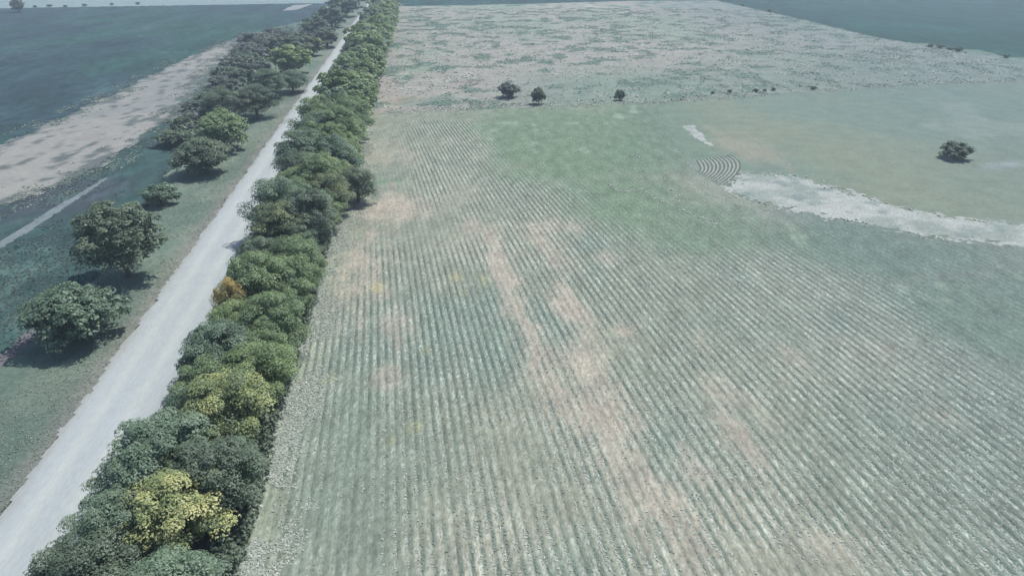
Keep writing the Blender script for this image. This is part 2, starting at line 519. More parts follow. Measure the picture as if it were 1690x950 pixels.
def weedy_col(x, y):
    n = fbm(x * 0.06, y * 0.05, 71, 4)
    c = mixc(np.tile(alb(68, 98, 102), (len(x), 1)), alb(80, 92, 106), sstep(0.5, 0.7, n))
    c = mixc(c, alb(98, 124, 122), 0.6 * sstep(0.6, 0.72, fbm(x * 0.18, y * 0.13, 75, 4)))
    return mixc(c, alb(128, 134, 138), 0.8 * sstep(122, 150, y) * sstep(0.42, 0.6, fbm(x * 0.12, y * 0.1, 79, 4)))


def verge_col(x, y):
    n = fbm(x * 0.2, y * 0.1, 81, 4)
    c = mixc(np.tile(alb(118, 140, 134), (len(x), 1)), alb(138, 154, 146), sstep(0.4, 0.65, n))
    c = mixc(c, alb(92, 114, 112), 0.5 * sstep(62, 40, y))
    e = ROAD_L - (x - SL * y)
    return mixc(c, alb(158, 152, 156), 0.6 * sstep(2.2, 0.3, e + 1.2 * (fbm(x * 0.5, y * 0.4, 85, 3) - 0.5)))


def road_col(x, y):
    c = np.tile(alb(195, 205, 219), (len(x), 1))
    t = (x - SL * y)
    m = np.zeros(len(x))
    for w in (-28.2, -25.6):
        m = np.maximum(m, np.exp(-((t - w - 0.25 * (fbm(y * .04, y * 0, 5, 2) - .5)) / 0.55) ** 2))
    c = mixc(c, alb(210, 217, 226), 0.75 * m)
    e = np.minimum(t - ROAD_L, ROAD_R - t)
    return mixc(c, alb(176, 178, 182), 0.6 * sstep(0.9, 0.0, e + 0.5 * (fbm(x * 0.6, y * 0.5, 88, 3) - 0.5)))


def const_col(r, gg, b, var=0.12, s=0.05):
    def fn(x, y):
        return np.tile(alb(r, gg, b), (len(x), 1)) * (1 + var * 2 * (fbm(x * s, y * s, 95, 4) - 0.5))[:, None]
    return fn


ST = dict(kind='structure')
# base ground out to the horizon
V, Fc = [(0, 0, -0.08)], []
for k in range(96):
    V.append((4000 * math.cos(k * math.pi / 48), 4000 * math.sin(k * math.pi / 48), -0.08))
for k in range(96):
    Fc += [0, 1 + k, 1 + (k + 1) % 96]
link('ground', mesh_from('ground', V, Fc, 3), M_ground, **ST)
sheet('far_field', far_poly, 8.0, -0.04, const_col(40, 84, 84, 0.35, 0.03), M_dark, 1.5, None, 0.1, **ST)
sheet('pale_far_field', leftfar_poly, 10.0, -0.03, const_col(150, 172, 182, 0.1, 0.01), M_stub, 2.5, None, 0.1, **ST)
sheet('dark_crop_field', lfield_poly, 2.0, 0.0, lfield_col, M_dark, 1.2, **ST)
sheet('weedy_field', weedy_poly, 0.9, 0.008, weedy_col, M_dark, 1.0, **ST)
sheet('stubble_strip', strip_poly, 0.7, 0.02, strip_col, M_stub, 2.2, **ST)
sheet('farm_track', track_poly, 0.3, 0.03, const_col(138, 152, 164, .2, .4), M_stub, 0.25, None, 0.8, **ST)
sheet('verge', verge_poly, 0.7, 0.02, verge_col, M_verge, 0.8, **ST)
sheet('bare_earth_patch', dirt_poly, 0.3, 0.035, const_col(132, 130, 142, .2, .4), M_stub, 0.5, None, 0.6, **ST)
sheet('bare_far_patch', tri_poly, 1.0, 0.03, const_col(166, 172, 182), M_stub, 0.6, **ST)
hedge_poly = [rc(ROAD_R - 0.4, 4), rc(ROAD_R - 0.4, 440), rc(-12.1, 440), rc(-12.1, 4)]
sheet('hedge_floor', hedge_poly, 1.0, 0.012, const_col(92, 100, 92, .3, .3), M_verge, 0.5, **ST)
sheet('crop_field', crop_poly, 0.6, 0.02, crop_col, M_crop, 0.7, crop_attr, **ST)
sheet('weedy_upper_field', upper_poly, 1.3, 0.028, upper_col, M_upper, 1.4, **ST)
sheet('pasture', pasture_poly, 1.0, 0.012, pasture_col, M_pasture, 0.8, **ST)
sheet('pale_sandy_strip', pale_poly, 0.45, 0.04, pale_col, M_pale, 2.4, None, 1.1, **ST)
sheet('pale_sandy_streak', streak_poly, 0.45, 0.04, pale_col, M_pale, 0.7, **ST)
sheet('turning_rows_patch', arc_poly, 0.5, 0.036, const_col(140, 156, 152, .12, .3), M_pale, 0.4, **ST)
road_poly = [rc(ROAD_L, 4), rc(ROAD_L, 100), rc(ROAD_L, 520), rc(ROAD_R, 520), rc(ROAD_R, 100), rc(ROAD_R, 4)]
sheet('gravel_road', road_poly, 0.28, 0.05, road_col, M_road, 0.35, None, 0.5, **ST)


# ------------------------------------------------------------------ foliage meshes
def rand_unit(n, r):
    v = r.normal(size=(n, 3))
    return v / np.linalg.norm(v, axis=1, keepdims=True)


def leaf_quads(C, Nn, size, r, aspect=0.6):
    """one rhombic leaf spray per centre C, facing Nn"""
    n = len(C)
    t = np.cross(Nn, rand_unit(n, r))
    t /= np.linalg.norm(t, axis=1, keepdims=True) + 1e-9
    b = np.cross(Nn, t)
    s = size[:, None]
    k = aspect * (0.7 + 0.6 * r.random((n, 1)))
    bend = Nn * s * 0.22
    V = np.stack([C - t * s - bend, C + b * s * k, C + t * s * (0.8 + 0.4 * r.random((n, 1))) - bend, C - b * s * k * (0.7 + 0.6 * r.random((n, 1)))], 1)
    return V.reshape(-1, 3), np.arange(4 * n)


def crown_mesh(name, seed, R=3.6, Ht=7.0, base=1.2, lobes=34, per=120, leaf=0.27, flat=0.75, lobe_r=(0.26, 0.42), sub=5):
    """an uneven crown: many leaf clumps, each a broken shell of leaf sprays"""
    r = np.random.default_rng(seed)
    top = Ht
    mid = base + (Ht - base) * 0.42
    Cs, Ns, Ss, Ts = [], [], [], []
    for i in range(lobes):
        # sunflower spread over the dome with noise
        ph = i * 2.39996 + r.random() * 0.5
        zf = 1 - (i + 0.5) / lobes * 1.45                   # 1 .. -0.45
        rad = math.sqrt(max(0.0, 1 - zf * zf))
        rr = R * (0.62 + 0.25 * r.random())
        lr = R * r.uniform(*lobe_r)
        zc = mid + zf * ((top - lr * 0.6 - mid) if zf > 0 else (mid - base))
        c = np.array([math.cos(ph) * rad * rr, math.sin(ph) * rad * rr, zc])
        c += r.normal(size=3) * R * 0.07
        tl = r.random() * 0.55 + 0.2
        # each clump is made of smaller puffs
        for k in range(sub):
            d = rand_unit(1, r)[0]
            d[2] = abs(d[2]) * 0.8 - 0.15
            pc = c + d * lr * 0.62
            pr = lr * r.uniform(0.38, 0.6)
            n = int(per / sub)
            dirs = rand_unit(n, r)
            dirs[:, 2] = np.where(r.random(n) < 0.75, np.abs(dirs[:, 2]), dirs[:, 2])
            pos = pc + dirs * pr * (0.88 + 0.18 * r.random((n, 1))) * np.array([1, 1, flat])
            nn = dirs + 0.45 * rand_unit(n, r) + np.array([0, 0, 1.0])
            nn /= np.linalg.norm(nn, axis=1, keepdims=True)
            Cs.append(pos)
            Ns.append(nn)
            Ss.append(leaf * (0.65 + 0.7 * r.random(n)))
            Ts.append(np.clip(tl + 0.16 * r.normal() + 0.12 * r.normal(size=n), 0, 1))
    # loose leaves inside so the crown is not hollow
    n = lobes * per // 6
    p = rand_unit(n, r) * (r.random((n, 1)) ** 0.4) * np.array([R * 0.75, R * 0.75, (top - base) * 0.38]) + np.array([0, 0, mid])
    Cs.append(p)
    Ns.append(rand_unit(n, r))
    Ss.append(np.full(n, leaf * 1.3))
    Ts.append(r.random(n) * 0.4)
    C = np.concatenate(Cs)
    C[:, 2] = np.maximum(C[:, 2], 0.15)
    V, q = leaf_quads(C, np.concatenate(Ns), np.concatenate(Ss), r)
    return mesh_from(name, V, q, 4, {'tint': np.repeat(np.concatenate(Ts), 4)})


def tube_ring(p, d, rad, n=7):
    d = d / np.linalg.norm(d)
    a = np.cross(d, [0.3, 0.9, 0.2])
    a /= np.linalg.norm(a)
    b = np.cross(d, a)
    return [p + rad * (math.cos(t) * a + math.sin(t) * b) for t in [k * 2 * math.pi / n for k in range(n)]]


def trunk_mesh(name, seed, h=4.5, r0=0.2, limbs=5, spread=1.6):
    r = np.random.default_rng(seed)
    V, Fq = [], []

    def tube(pts, rads):
        n = 7
        base = len(V)
        for i, (p, q) in enumerate(zip(pts, rads)):
            d = pts[min(i + 1, len(pts) - 1)] - pts[max(i - 1, 0)]
            V.extend(tube_ring(p, d, q, n))
        for i in range(len(pts) - 1):
            for k in range(n):
                Fq.extend([base + i * n + k, base + i * n + (k + 1) % n, base + (i + 1) * n + (k + 1) % n, base + (i + 1) * n + k])
    P = [np.array([0, 0, -0.1])]
    for i in range(5):
        P.append(np.array([r.normal() * 0.1 * i, r.normal() * 0.1 * i, h * (i + 1) / 5]))
    tube(P, [r0 * 1.3, r0, r0 * .85, r0 * .7, r0 * .5, r0 * .25])
    for k in range(limbs):
        a = k * 2.4 + r.random()
        s = P[1 + k % 4]
        e = s + np.array([math.cos(a) * spread, math.sin(a) * spread, h * 0.35])
        m = (s + e) / 2 + np.array([0, 0, -0.2 + 0.3 * r.random()])
        tube([s, m, e], [r0 * .5, r0 * .36, r0 * .12])
    return mesh_from(name, V, Fq, 4)


HEDGE_CROWNS = [crown_mesh('hedge_crown', 100 + i, R=3.1 + 0.2 * (i % 3), Ht=5.6 + 0.4 * (i % 4), base=0.5, lobes=30 + 2 * (i % 4), per=640, leaf=0.082, sub=8) for i in range(7)]
FAR_CROWNS = [crown_mesh('far_crown', 200 + i, R=3.3, Ht=6.2, base=0.5, lobes=26, per=100, leaf=0.27) for i in range(5)]
BIG_CROWN = crown_mesh('round_crown', 301, R=5.1, Ht=8.8, base=1.4, lobes=95, per=150, leaf=0.16, lobe_r=(0.14, 0.24))
WIDE_CROWN = crown_mesh('wide_crown', 302, R=4.4, Ht=5.2, base=0.5, lobes=40, per=300, leaf=0.16, flat=0.55, sub=7, lobe_r=(0.24, 0.4))
BUSH_CROWNS = [crown_mesh('bush_crown', 310 + i, R=2.5, Ht=3.0, base=0.2, lobes=24, per=130, leaf=0.17) for i in range(3)]
SHRUB_CROWNS = [crown_mesh('shrub_crown', 330 + i, R=1.5, Ht=1.6, base=0.1, lobes=14, per=70, leaf=0.15, lobe_r=(0.3, 0.5)) for i in range(4)]
TRUNKS = [trunk_mesh('trunk', 400 + i) for i in range(3)]
BIG_TRUNK = trunk_mesh('trunk', 410, 6.0, 0.3, 7, 2.6)
SHRUB_STEM = trunk_mesh('stem', 420, 1.1, 0.06, 4, 0.6)


def tree(name, crown, trunk, leafm, x, y, rot, sc, label, cat='tree', group=None, sz=1.0, bark=None):
    e = bpy.data.objects.new(name, None)
    COL.objects.link(e)
    e.empty_display_size = 0.5
    e.location = (x, y, 0.0)
    e.rotation_euler = (0, 0, rot)
    e.scale = (sc, sc, sc * sz)
    e['label'] = label
    e['category'] = cat
    if group:
        e['group'] = group
    for nm, me, m in (('crown', crown, leafm), ('trunk' if cat == 'tree' else 'stem', trunk, bark or M_bark)):
        if not me.materials:
            me.materials.append(m)
        o = bpy.data.objects.new(nm, me)
        COL.objects.link(o)
        o.parent = e
        o.material_slots[0].link = 'OBJECT'
        o.material_slots[0].material = m
    return e


# ------------------------------------------------------------------ the hedge between road and crop field
ORD = 'first second third fourth fifth sixth seventh eighth ninth tenth eleventh twelfth thirteenth fourteenth fifteenth sixteenth seventeenth eighteenth nineteenth twentieth'.split()
ORD += ['twenty-' + w for w in ORD[:9]] + ['thirtieth'] + ['thirty-' + w for w in ORD[:9]] + ['fortieth']
GH = 'trees in the hedge between the gravel road and the crop field'

# landmark trees: name words, photo place of the crown's middle, its height, scale, leaf, label
LM = [
    ('nearer yellow tree', g(266, 785, 6.0), 1.0, L_yellow, 'cream yellow hedge tree with browning tips, the nearer of the two yellow ones'),
    ('farther yellow tree', g(358, 622, 6.2), 1.0, L_yellow, 'olive yellow hedge tree with cream tips, the farther of the two yellow ones'),
    ('orange tree', g(374, 464, 5.8), 0.52, L_orange, 'slim orange leaved tree at the road edge of the green hedge'),
    ('yellow-green tree', g(455, 350, 6.2), 1.08, L_ygreen, 'yellow-green hedge tree beside the gravel road, beyond the small orange one'),
    ('bulging tree', g(588, 296, 3.5), 0.92, L_dark, 'dark hedge tree bulging out of the row over the bare pinkish field edge'),
    ('gold-flecked tree', g(536, 283, 6.5), 0.98, L_ygreen, 'green hedge tree flecked with gold, level with the dark bulging tree'),
    ('pale domed tree', g(606, 66, 7.2), 1.55, L_light, 'broad pale green domed tree standing out in the far part of hedge'),
]
occupied = [(p[0], p[1], max(s, 0.9) * 1.9) for _, p, s, _, _ in LM]
for i, (nm, p, s, m, lab) in enumerate(LM):
    cm = HEDGE_CROWNS[i] if p[1] < 150 else FAR_CROWNS[0]
    tree('hedge_tree', cm, TRUNKS[i % 3], m, p[0], p[1], 1.3 * i, s, lab, group=GH, sz=1.8 if m is L_orange else 1.0)

slots = []
for rank, c0, step in ((0, -15.0, 3.3), (1, -18.8, 3.5)):
    y = 25.2 + rank * 1.6
    while y < 440:
        jit = rng.normal(size=3)
        slots.append((rank, c0 + 0.45 * np.clip(jit[0], -1.5, 1.5), y + 0.4 * jit[1], 0.93 + 0.13 * float(np.clip(jit[2], -1.6, 1.6))))
        y += step * (1.0 if y < 120 else 1.35 if y < 220 else 1.9)
slots += [(1, -20.7, 27.5, 0.9), (1, -20.2, 31.0, 0.75), (1, -20.4, 34.5, 0.8)]
keep = []
for rank, c, y, s in slots:
    x = c + SL * y
    if any(math.hypot(x - ox, y - oy) < 1.25 * orr for ox, oy, orr in occupied):
        continue
    if any(-1.0 < oy - y < 5.2 and -2.5 < x - ox < 4.4 for ox, oy, orr in occupied):
        s *= 0.66                                 # lower growth in front of the tall coloured trees
    s *= 1.0 + 0.26 * float(sstep(55, 120, np.array(y))) + 0.12 * float(sstep(150, 260, np.array(y)))
    keep.append((rank, x, y, s))
SIDE = ['field side', 'road side']
LMY = sorted([(p[1], nm) for nm, p, _, _, _ in LM])
ccount = {}
for k, (rank, x, y, s) in enumerate(sorted(keep, key=lambda t: t[2])):
    ref = [nm for (ly, nm) in LMY if ly < y]
    ref = ref[-1] if ref else None
    key = (rank, ref)
    n = ccount.get(key, 0)
    ccount[key] = n + 1
    q = rng.random()
    m = L_green
    w = 'green'
    if q < 0.17:
        m, w = L_light, 'light green'
    elif q < 0.36:
        m, w = L_teal, 'blue-green'
    elif q < 0.44:
        m, w = L_dark, 'dark green'
    if y < 46:
        m, w = (L_teal, 'blue-green') if q < 0.6 else (L_dark, 'dark green')
    if ref is None:
        lab = f'{w} hedge tree at photo bottom, {SIDE[rank]}, {ORD[n]} from the bottom edge'
    else:
        lab = f'{w} hedge tree, {SIDE[rank]}, {ORD[n]} beyond the {ref}'
    cm = HEDGE_CROWNS[int(rng.integers(7))] if y < 130 else FAR_CROWNS[int(rng.integers(5))]
    tree('hedge_tree', cm, TRUNKS[k % 3], m, x, y, float(rng.random() * 6.28), s, lab, group=GH, sz=0.84 + 0.36 * rng.random())

# ------------------------------------------------------------------ trees left of the road
GL = 'trees and bushes on the grass verge left of the road'
T = [  # photo base, crown, leaf, scale, height factor, label
    (212, 458, BIG_CROWN, BIG_TRUNK, L_dark, 1.0, 1.0, 'big round dark green tree standing alone on the left verge'),
    (134, 560, WIDE_CROWN, TRUNKS[0], L_teal, 1.0, 1.0, 'low wide bushy tree in front of the big round tree'),
    (268, 338, BUSH_CROWNS[0], SHRUB_STEM, L_teal, 1.0, 1.0, 'small blue-green bush behind the big round tree'),
    (338, 286, WIDE_CROWN, TRUNKS[1], L_dark, 0.88, 1.0, 'low dark spreading tree, first beyond the small blue-green bush'),
    (372, 246, WIDE_CROWN, TRUNKS[2], L_green, 0.92, 1.15, 'green layered tree right behind the low dark spreading tree'),
    (372, 199, HEDGE_CROWNS[1], TRUNKS[0], L_dark, 1.15, 0.95, 'dark grey-green tree, left half of a dark pair by the road'),
    (425, 194, HEDGE_CROWNS[2], TRUNKS[1], L_dark, 1.12, 0.95, 'dark grey-green tree, right half of a dark pair by the road'),
    (448, 162, HEDGE_CROWNS[3], TRUNKS[2], L_teal, 1.12, 0.9, 'dark bluish tree with a broken top, just beyond the dark pair'),
    (484, 152, HEDGE_CROWNS[4], TRUNKS[0], L_teal, 1.05, 0.9, 'dark bluish tree nearest the road edge beyond the dark pair'),
    (482, 122, FAR_CROWNS[1], TRUNKS[1], L_light, 1.4, 0.9, 'smooth domed green tree behind the bluish trees left of road'),
    (517, 92, FAR_CROWNS[2], TRUNKS[2], L_ygreen, 0.95, 1.0, 'small yellow topped tree left of the far road'),
    (488, 98, FAR_CROWNS[3], TRUNKS[0], L_dark, 1.3, 0.9, 'dull dark tree left of the small yellow topped tree'),
    (540, 78, FAR_CROWNS[4], TRUNKS[1], L_dark, 1.2, 0.9, 'dull dark tree between the yellow topped tree and the far road'),
    (456, 92, FAR_CROWNS[0], TRUNKS[2], L_grey, 1.2, 0.8, 'greyish half bare tree at the edge of the dark left field'),
    (548, 46, FAR_CROWNS[1], TRUNKS[0], L_teal, 1.6, 0.9, 'blue-green tree left of the far road above the yellow topped tree'),
    (520, 58, FAR_CROWNS[2], TRUNKS[1], L_dark, 1.4, 0.8, 'low dark tree beside the dark left field far down the road'),
    (572, 28, FAR_CROWNS[3], TRUNKS[2], L_teal, 1.7, 0.9, 'far blue-green tree at the left edge of the thin road'),
    (588, 12, FAR_CROWNS[4], TRUNKS[0], L_green, 1.8, 0.9, 'farthest green tree left of the road at the photo top'),
    (560, 20, FAR_CROWNS[0], TRUNKS[1], L_dark, 1.5, 0.8, 'far dark tree beside the dark left field near photo top'),
]
for i, (px, py, cm, tm, m, s, sz, lab) in enumerate(T):
    x, y = g(px, py)
    b = cm in BUSH_CROWNS
    s *= 1.0 if i < 3 else 1.18
    tree('bush' if b else 'verge_tree', cm, tm, m, x, y, 0.7 + 1.7 * i, s, lab, 'bush' if b else 'tree', GL, sz * (1.0 if i < 5 else 0.84))

# pale dead scrub between the trees and the stubble strip
GS = 'grey scrub bushes beside the tan stubble strip'
SC = [(300, 222), (322, 205), (318, 182), (338, 172), (352, 160), (362, 142), (376, 132), (388, 118), (398, 104), (412, 112), (408, 92), (424, 98), (432, 84), (444, 74), (428, 122), (402, 138), (382, 152), (330, 222), (288, 240), (452, 66), (470, 74), (310, 240), (345, 195), (412, 76)]
for k, (px, py) in enumerate(SC):
    x, y = g(px, py)
    s = 1.4 + 0.9 * (py < 140) + 0.6 * rng.random()
    m = L_grey if k % 3 else L_dark
    w = 'pale grey' if k % 3 else 'dull dark'
    tree('scrub_bush', SHRUB_CROWNS[k % 4], SHRUB_STEM, m, x, y, 1.9 * k, s, f'{w} scrub bush beside the tan stubble strip, {ORD[k]} in the patch', 'bush', GS, 1.0, M_twig)

# bushes standing in the fields
B = [
    (1576, 261, BUSH_CROWNS[1], L_dark, 1.02, 0.95, 'dark round lone bush in the smooth pasture on the right'),
    (840, 161, BUSH_CROWNS[2], L_grey, 1.05, 1.1, 'thin greyish bush, leftmost of three along the field boundary'),
    (889, 172, BUSH_CROWNS[0], L_dark, 0.68, 1.8, 'tall narrow dark bush, middle of three on the field boundary'),
    (1023, 166, BUSH_CROWNS[1], L_dark, 0.52, 1.6, 'small narrow dark bush, rightmost of three on the field boundary'),
    (32, 20, FAR_CROWNS[1], L_dark, 1.0, 1.0, 'dark tree at the far edge of the dark left field'),
]
for i, (px, py, cm, m, s, sz, lab) in enumerate(B):
    x, y = g(px, py)
    far = cm in FAR_CROWNS
    tree('field_tree' if far else 'field_bush', cm, TRUNKS[0] if far else SHRUB_STEM, m, x, y, 2.1 * i, s, lab, 'tree' if far else 'bush', None, sz)
GB = 'tiny shrubs on the boundary between the upper field and pasture'
for k, (px, py) in enumerate([(1176, 155), (1204, 153), (1247, 152), (1262, 151), (1276, 150), (1342, 148)]):
    x, y = g(px, py)
    tree('boundary_shrub', SHRUB_CROWNS[k % 4], SHRUB_STEM, L_dark, x, y, 1.3 * k, 0.32 + 0.08 * (k % 3), f'tiny dark boundary shrub at the pasture edge, {ORD[k]} from the left', 'bush', GB, 1.2)
for k, (px, py) in enumerate([(58, 13), (82, 12), (108, 12), (140, 11), (185, 9), (228, 8), (1225, 10), (1270, 20), (1536, 78), (1552, 80), (1568, 83), (1582, 85), (1660, 96)]):
    x, y = g(px, py)
    lab = f'tiny dark bush on the far edge of the dark left field, {ORD[k]} from the left' if k < 6 else f'tiny dark bush along the dark far right field edge, {ORD[k - 6]} from the left'
    tree('edge_bush', SHRUB_CROWNS[k % 4], SHRUB_STEM, L_dark, x, y, 1.1 * k, 0.7 + 0.2 * (k % 2), lab, 'bush', 'tiny bushes along the far field edges')


# ------------------------------------------------------------------ low growth: nobody could count it
def tuft_mesh(name, X, Y, Z, size, tint, per=3, up=0.55, aspect=0.5, seed=1):
    r = np.random.default_rng(seed)
    n = len(X)
    X, Y, size, tint, Z = (np.repeat(a, per) for a in (X, Y, size, tint, Z))
    d = rand_unit(n * per, r)
    nn = d * np.array([1, 1, 0.5]) + np.array([0, 0, up])
    nn /= np.linalg.norm(nn, axis=1, keepdims=True)
    C = np.stack([X + d[:, 0] * size * 0.55, Y + d[:, 1] * size * 0.55, Z + np.abs(d[:, 2]) * size * 0.5 + size * 0.15], 1)
    V, q = leaf_quads(C, nn, size * (0.6 + 0.6 * r.random(n * per)), r, aspect)
    V[:, 2] = np.maximum(V[:, 2], 0.03)
    return mesh_from(name, V, q, 4, {'tint': np.repeat(np.clip(tint + 0.12 * r.normal(size=n * per), 0, 1), 4)})


# crop rows: plants along the level lines of row_u
ys = np.arange(24, 158, 0.2)
xs = np.linspace(-36, 78, 800)
PX, PY = [], []
for y in ys:
    u = row_u(xs, np.full_like(xs, y)) / 0.76
    k = np.arange(math.ceil(u.min()), math.floor(u.max()) + 1) + 0.25 - 0.11 / 0.76
    x = np.interp(k, u, xs)
    zc = y * math.cos(TH) + H * math.sin(TH)
    lim = 62
    x = x[(np.abs(x) < zc * 0.78)]
    PX.append(x)
    PY.append(np.full(len(x), y))
PX, PY = np.concatenate(PX), np.concatenate(PY)
PX += rng.normal(size=len(PX)) * 0.06
PY += rng.normal(size=len(PX)) * 0.1
ok = in_poly(PX, PY, crop_poly)
PX, PY = PX[ok], PY[ok]
rs = masks(PX, PY)[3]
gap = fbm(PX * 0.5, PY * 0.22, 140, 3)
ok = (rng.random(len(PX)) < np.clip(rs * 2.2 - 0.7, 0, 1)) & (gap > 0.36)
PX, PY, rs = PX[ok], PY[ok], rs[ok]
tint = np.where(rng.random(len(PX)) < 0.12, 0.6, 0.25)
link('crop_rows', tuft_mesh('crop_rows', PX, PY, np.full(len(PX), 0.02), 0.05 + 0.05 * rng.random(len(PX)), tint, 4, 4.5, 0.6, 3), L_row, kind='stuff')
print('row plants', len(PX))

# pale dry stalks lying in the lanes between the rows
n = 150000
X = rng.uniform(-34, 60, n)
Y = 26 + 110 * rng.random(n) ** 1.3
uu = row_u(X, Y) / 0.76
fr = (uu - 0.75) - np.round(uu - 0.75)
X = X - fr * 0.76 * 0.75
ok = in_poly(X, Y, crop_poly) & (rng.random(n) < masks(X, Y)[3] * 0.9) & (fbm(X * 0.4, Y * 0.2, 150, 3) > 0.45)
X, Y = X[ok], Y[ok]
link('dry_stalks', tuft_mesh('dry_stalks', X, Y, np.full(len(X), 0.02), 0.045 + 0.06 * rng.random(len(X)), 0.25 + 0.55 * rng.random(len(X)), 2, 2.5, 0.5, 4), L_weed, kind='stuff')

# weeds along the hedge foot and over the lower left of the crop field
n = 60000
Y = 24 + 130 * rng.random(n) ** 1.4
e = rng.random(n) ** 1.6 * 6.5
X = HEDGE_R - 0.9 + e + SL * Y
ok = (fbm(X * 0.3, Y * 0.2, 160, 4) > 0.40 + 0.05 * e) & (rng.random(n) < np.clip(1.25 - e / 6, 0.1, 1))
X, Y, e = X[ok], Y[ok], e[ok]
link('hedge_foot_weeds', tuft_mesh('hedge_foot_weeds', X, Y, np.full(len(X), 0.02), (0.045 + 0.07 * rng.random(len(X))) * np.clip(1.3 - e / 9, .5, 1.3), 0.25 + 0.65 * rng.random(len(X)), 4, 1.8, 0.5, 5), L_weed, kind='stuff')

# brambles and saplings filling the foot of the hedge
n = 60000
Y = 24 + 260 * rng.random(n) ** 1.5
c = rng.uniform(-22.0, -12.9, n)
X = c + SL * Y
hh = fbm(X * 0.3, Y * 0.25, 200, 4)
zz = np.clip((hh - 0.3) * 6, 0.1, 2.4) * rng.random(n) ** 0.5
L_under = leaf_material('leaf_bramble', (0.08, 0.11, 0.07), (0.125, 0.165, 0.105), (0.18, 0.22, 0.14), 0.3, 0)
link('hedge_undergrowth', tuft_mesh('hedge_undergrowth', X, Y, zz, 0.09 + 0.12 * rng.random(n), 0.1 + 0.8 * hh, 3, 1.2, 0.6, 15), L_under, kind='stuff')

# grass on the verge
n = 60000
Y = 26 + 170 * rng.random(n) ** 1.5
X = ROAD_L - 0.1 - 22 * rng.random(n) + SL * Y
ok = in_poly(X, Y, verge_poly) & (fbm(X * 0.25, Y * 0.15, 170, 4) > 0.40)
X, Y = X[ok], Y[ok]
link('verge_grass', tuft_mesh('verge_grass', X, Y, np.full(len(X), 0.02), 0.045 + 0.07 * rng.random(len(X)), 0.05 + 0.5 * rng.random(len(X)), 3, 2.0, 0.4, 6), L_grass, kind='stuff')

# weed clumps in the upper field, along its boundary and at the ragged edges of the sandy strip
n = 110000
Y = 150 + 240 * rng.random(n)
X = rng.uniform(-62, 150, n)
cl = fbm(X * 0.20, Y * 0.17, 15, 5)
cl2 = fbm(X * 0.24, Y * 0.2, 25, 5)
ok = in_poly(X, Y, upper_poly) & ((cl > 0.55) | (cl2 > 0.62) | (rng.random(n) < 0.12))
X, Y, cl, cl2 = X[ok], Y[ok], cl[ok], cl2[ok]
tt = np.where(cl2 > 0.62, 0.75, np.where(cl > 0.55, 0.05, 0.35))
link('upper_field_weeds', tuft_mesh('upper_field_weeds', X, Y, np.full(len(X), 0.03), 0.10 + 0.24 * rng.random(len(X)), tt, 3, 2.2, 0.6, 7), L_weed, kind='stuff')

bx = []
for (a, b), w, m in (((g(622, 184), g(790, 178)), 1.8, 700), ((g(790, 176), g(1085, 168)), 1.6, 1100), ((g(1085, 168), g(1400, 147)), 1.6, 1500), ((g(1400, 147), g(1690, 131)), 1.6, 900)):
    t = rng.random(m)
    bx.append(np.stack([a[0] + (b[0] - a[0]) * t, a[1] + (b[1] - a[1]) * t + rng.normal(size=m) * w], 1))
pp = np.array(pale_poly)
for i in range(len(pp)):
    a, b = pp[i], pp[(i + 1) % len(pp)]
    m = int(np.hypot(*(b - a)) * 4)
    t = rng.random((m, 1))
    bx.append(a + (b - a) * t + rng.normal(size=(m, 2)) * 0.7)
bx = np.concatenate(bx)
bx = bx[fbm(bx[:, 0] * 0.3, bx[:, 1] * 0.2, 180, 3) > 0.42]
link('boundary_weeds', tuft_mesh('boundary_weeds', bx[:, 0], bx[:, 1], np.full(len(bx), 0.03), 0.10 + 0.16 * rng.random(len(bx)), 0.35 + 0.65 * rng.random(len(bx)), 3, 2.2, 0.5, 8), L_weed, kind='stuff')

# weeds and stubble tussocks on the left: rough edges of the stubble strip, tufts in the dark weedy field
n = 90000
Y = 80 + 190 * rng.random(n)
X = rng.uniform(-150, -52, n)
d = poly_dist(X, Y, strip_poly)
ok = (np.abs(d) < 5) & (fbm(X * 0.3, Y * 0.2, 57, 4) > 0.47 + 0.02 * np.abs(d))
X, Y, d = X[ok], Y[ok], d[ok]
link('strip_edge_weeds', tuft_mesh('strip_edge_weeds', X, Y, np.full(len(X), 0.03), 0.07 + 0.14 * rng.random(len(X)), np.where(rng.random(len(X)) < .5, 0.1, 0.75), 3, 1.8, 0.6, 9), L_grass, kind='stuff')
n = 60000
Y = 45 + 110 * rng.random(n)
X = rng.uniform(-110, -40, n)
ok = in_poly(X, Y, weedy_poly) & ~in_poly(X, Y, track_poly) & (fbm(X * 0.18, Y * 0.13, 75, 4) > 0.5)
X, Y = X[ok], Y[ok]
L_low = leaf_material('leaf_low_weed', (0.055, 0.085, 0.080), (0.08, 0.115, 0.105), (0.145, 0.18, 0.165), 0.3, 0)
link('low_weeds', tuft_mesh('low_weeds', X, Y, np.full(len(X), 0.02), 0.06 + 0.12 * rng.random(len(X)), 0.1 + 0.6 * rng.random(len(X)), 3, 1.8, 0.6, 10), L_low, kind='stuff')

